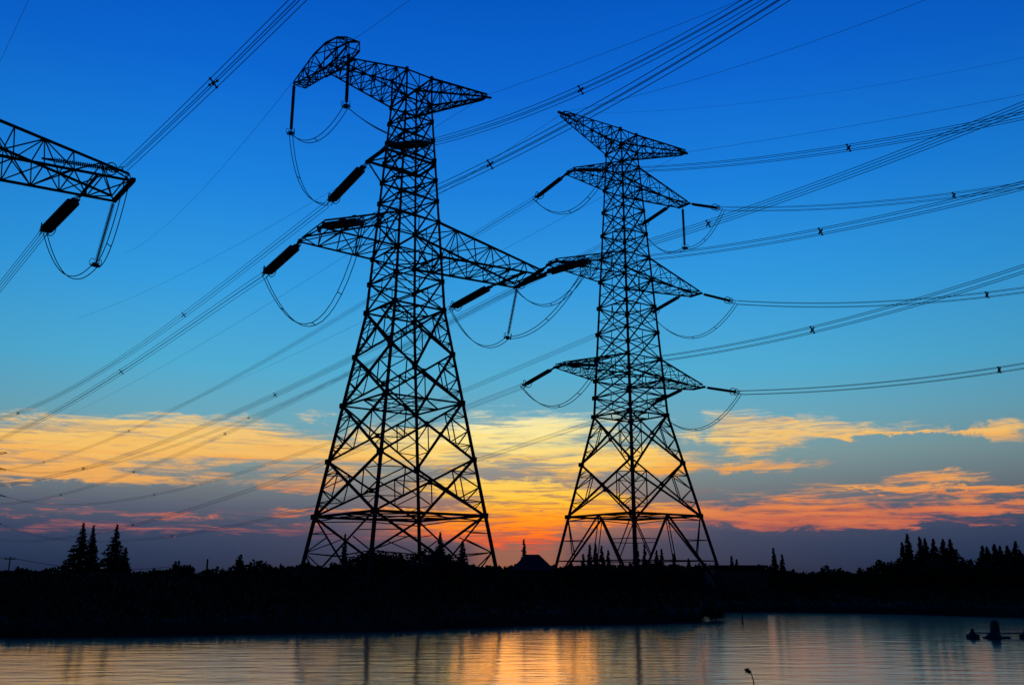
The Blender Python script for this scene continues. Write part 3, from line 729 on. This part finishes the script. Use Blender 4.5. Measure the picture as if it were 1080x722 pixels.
# undergrowth and reeds that cover the bank: one uncountable mass
rn = random.Random(11); m = MB()
for k in range(60000):
    px = rn.uniform(-420, 1500); g = ground(px, shore(min(max(px, -400), 1500))); d0 = g.length; u = Vector((g.x / d0, g.y / d0, 0))
    f = rn.random(); dd = .6 + 62 * f
    pos = u * (d0 + dd)
    bump = .5 + .5 * math.sin(pos.x * .33 + 1.7 * math.sin(pos.y * .21)) * math.cos(pos.x * .11 + pos.y * .17)
    tall = max(0, min(1, (px - 250) / 60, (830 - px) / 40)); top = .35 + min(.9, max(0, dd - 5) * .12) * .9 + min(1, max(0, dd - 14) / 30) ** 1.2 * .8 * (1.6 + 1.0 * bump + 1.1 * tall)
    z = .35 + min(.8, dd * .3) + top * rn.random() ** .75
    leaf(m, pos + Vector((0, 0, z - .3)), (rn.uniform(-.6, .6), rn.uniform(-.6, .6), rn.uniform(.2, 1)), rn.uniform(.3, .55 + .3 * min(1, dd / 30)), rn.uniform(.12, .4), rn)
for k in range(5000):
    px = rn.uniform(-420, 1500); g = ground(px, shore(min(max(px, -400), 1500))); d0 = g.length; u = Vector((g.x / d0, g.y / d0, 0))
    pos = u * (d0 + rn.uniform(-.1, 1.6)); leaf(m, pos + Vector((0, 0, -.05)), (rn.uniform(-.25, .25), rn.uniform(-.25, .25), 1), rn.uniform(.3, .8), .03, rn)
tag(m.build('bank_undergrowth', BUSH), 'dark tangle of low shrubs and reeds covering the far bank', 'undergrowth', kind='stuff')
m = MB()
for k in range(26000):
    a = rn.uniform(-42, 42); Y = rn.uniform(170, 230); x = math.tan(R(a)) * Y
    hh = 3.0 + 1.5 * max(0, min(1, (a + 17) / 4, (17 - a) / 3)) + .9 * (math.sin(a * 1.3) * math.sin(a * .47 + 1) + .6 * math.sin(a * 3.9)) * .5
    leaf(m, Vector((x, Y, 1.2 + (hh - .6) * rn.random() ** .8)), (rn.uniform(-.8, .8), rn.uniform(-.8, .8), rn.uniform(-.1, 1)), rn.uniform(.6, 1.3), .45, rn)
tag(m.build('distant_treeline', BUSH), 'far low wood forming the dark skyline behind the bank', 'treeline', kind='stuff')

# ------------------------------------------------------------------ small buildings and poles
def house(px0, px1, ytop, Y, ridge, name, label, flat=False):
    a = at(px0, 600, Y); b_ = at(px1, 600, Y); cx = (a.x + b_.x) / 2; hw = (b_.x - a.x) / 2; zt = at(px0, ytop, Y).z - BZ
    o = empty(name, (cx, Y + 3, BZ)); eave = zt * (.62 if not flat else .93); dp = 3.0
    m = MB(); m.box((0, 0, eave / 2 - .15), (hw * .9, dp * .92, eave / 2 + .1)); m.build('wall', BRICK, o)
    m = MB()
    if flat: m.box((0, 0, zt - .16), (hw, dp * 1.05, .16)); m.box((0, 0, zt - .4), (hw * .93, dp * .96, .1))
    else:
        A = m.ring([(-hw, -dp, eave - .1), (hw, -dp, eave - .1), (hw, dp, eave - .1), (-hw, dp, eave - .1)]); B = m.ring([(-hw, -dp, eave), (hw, -dp, eave), (hw, dp, eave), (-hw, dp, eave)])
        rx = hw * ridge; T = m.ring([(-rx, -.12, zt), (rx, -.12, zt), (rx, .12, zt), (-rx, .12, zt)]); m.skin(A, B); m.skin(B, T); m.f.append(tuple(T)); m.f.append(tuple(reversed(A)))
    m.build('roof', ROOF, o)
    for sx in (-.5, .5):
        m = MB(); m.box((hw * .9 * sx, -dp * .92 - .03, eave * .55), (.5, .03, .45)); wd = m.build('window', GLASS, o)
        m = MB()
        for q in (-1, 1): m.box((hw * .9 * sx + q * .53, -dp * .92 - .05, eave * .55), (.04, .05, .5)); m.box((hw * .9 * sx, -dp * .92 - .05, eave * .55 + q * .49), (.49, .05, .04))
        m.build('frame', WOOD, wd)
    m = MB(); m.box((0, -dp * .92 - .04, 1.0), (.45, .04, 1.0)); m.build('door', WOOD, o)
    return tag(o, label, 'house' if not flat else 'shed')
house(538, 586, 583.8, 116, .30, 'house', 'small hip-roofed house in silhouette between the two big pylons')
house(750, 810, 595.6, 122, 1, 'shed', 'long flat-roofed shed in silhouette right of the right pylon', True)
def pole(px, top, Y, label, arm_=0.0, base=1.2, r=.11, cat='utility pole', name='utility_pole', group=None):
    P = at(px, top, Y); h = P.z - base; o = empty(name, (P.x, Y, base)); m = MB()
    m.tube([(0, 0, -.5), (0.02, 0, h * .5), (0, 0, h)], [r, r * .85, r * .7], 8); m.build('post', WOOD, o)
    if arm_:
        m = MB(); m.bar((-arm_, 0, h - .35), (arm_, 0, h - .35), .1); m.build('crossarm', WOOD, o)
        for s in (-.9, .9):
            m = MB(); m.lathe([(0, .03), (.05, .06), (.1, .03), (.14, .055), (.2, .02)], (s * arm_, 0, h - .3), (0, 0, 1), 8); m.build('insulator', PORC, o)
    return tag(o, label, cat, group), Vector((P.x, Y, P.z - .15))
_, q1 = pole(11, 586.5, 126, 'small utility pole with a short crossarm at the far left', .7)
_, q2 = pole(186, 595.5, 150, 'short utility pole on the skyline right of the left conifers', .5)
pole(219, 589, 124, 'bare upright post on the skyline left of the large pylon', 0, r=.16, cat='post', name='post')
pole(908, 597, 130, 'thin bare pole left of the right-hand grove', 0, r=.06, cat='post', name='post')
pole(1015.7, 592, 124, 'thin bare pole in the gap between the two right-hand groves', 0, r=.07, cat='post', name='post')
def cable(a, b_, sag, label, r=.035):
    m = MB(); m.tube([Vector(a).lerp(Vector(b_), k / 24) - Vector((0, 0, 4 * sag * (k / 24) * (1 - k / 24))) - Vector(a) for k in range(25)], r, 5)
    o = m.build('overhead_cable', WIRE, None, True); o.location = a; return tag(o, label, 'cable', 'village cables')
cable(at(-90, 585, 120), q1, .3, 'low cable leading from the small utility pole out of the frame left')
cable(q1, q2, 1.0, 'low cable sagging from the small utility pole past the left conifers')
# stakes in the inlet
for px, y, lb in ((755, 655.3, 'wooden stake in the inlet under the overhanging bush'), (783, 655, 'lone wooden stake in the water right of the bank tip')):
    g = ground(px, y); m = MB(); m.tube([(0, 0, -.6), (.02, 0, .4), (.04, 0, 1.25)], [.065, .06, .05], 7)
    o = m.build('stake', WOOD); o.location = g; tag(o, lb, 'stake', 'stakes in the inlet')

# ------------------------------------------------------------------ floating aerator on the pond
g = ground(1050, 672.6); o = empty('pond_aerator', g, R(-2))
m = MB(); m.lathe([(-.12, .2), (-.05, .5), (.06, .54), (.2, .38), (.4, .31), (.62, .31), (.9, .29), (1.06, .24), (1.12, .16), (1.14, .04)], (0, 0, 0), (0, 0, 1), 14)
m.v = [(x * .92 - (.16 if z < .3 else 0) * (1 if x < 0 else .2) * 1.0 + .05 * z, y, z) for x, y, z in m.v]; m.build('motor_cover', PLAST, o, True)
m = MB(); m.box((.45, 0, .05), (.42, .2, .06)); m.box((-.2, 0, .02), (.5, .28, .07)); m.build('float', PLAST, o)
m = MB(); m.tube([(-1.6, 0, .34), (0, 0, .30), (2.1, 0, .32)], .035, 8); m.build('shaft', HARD, o)
for x in (-1.42, 1.95):
    m = MB(); m.lathe([(-.1, .36), (.02, .42), (.12, .36), (.3, .22), (.42, .12), (.46, .12), (.56, .1), (.6, .03)], (x, 0, 0), (0, 0, 1), 12)
    for k in range(6):
        a = k * math.pi / 3; m.box((x + .3 * math.cos(a), .3 * math.sin(a), .12), (.12, .02, .12), a)
    m.build('paddle_wheel', PLAST, o)
tag(o, 'dark floating aerator with upright motor cover and long shaft on the pond at right', 'aerator')
# ------------------------------------------------------------------ reed in the foreground
P = at(796, 735, 7.0); tip = at(786.8, 704.6, 7.0); nk = at(791.5, 706.8, 7.0)
o = empty('reed', (P.x + .02, 7.0, 2.3)); org = o.location
bend = [(P.x + .02, 7, 2.3), (P.x + .01, 7, P.z), tuple(at(794.3, 716, 7)), tuple(nk), tuple(tip)]
m = MB(); m.tube([Vector(p) - org for p in bend], [.006, .005, .004, .0035, .002], 6); m.build('stem', REED, o)
m = MB(); rn = random.Random(5)
for k in range(150):
    u = rn.random(); p = nk.lerp(tip, u * .95) - org; w = .011 * math.sin(math.pi * (.15 + .8 * (1 - u)))
    leaf(m, p + Vector((rn.uniform(-w, w), rn.uniform(-w, w), rn.uniform(-w, w) * 1.2 - .004)), (rn.uniform(-1, .3), rn.uniform(-.4, .4), rn.uniform(-1, .3)), rn.uniform(.010, .022), .25, rn)
m.build('seed_head', REED, o)
tag(o, 'bent reed with drooping seed head at the lower edge', 'reed')
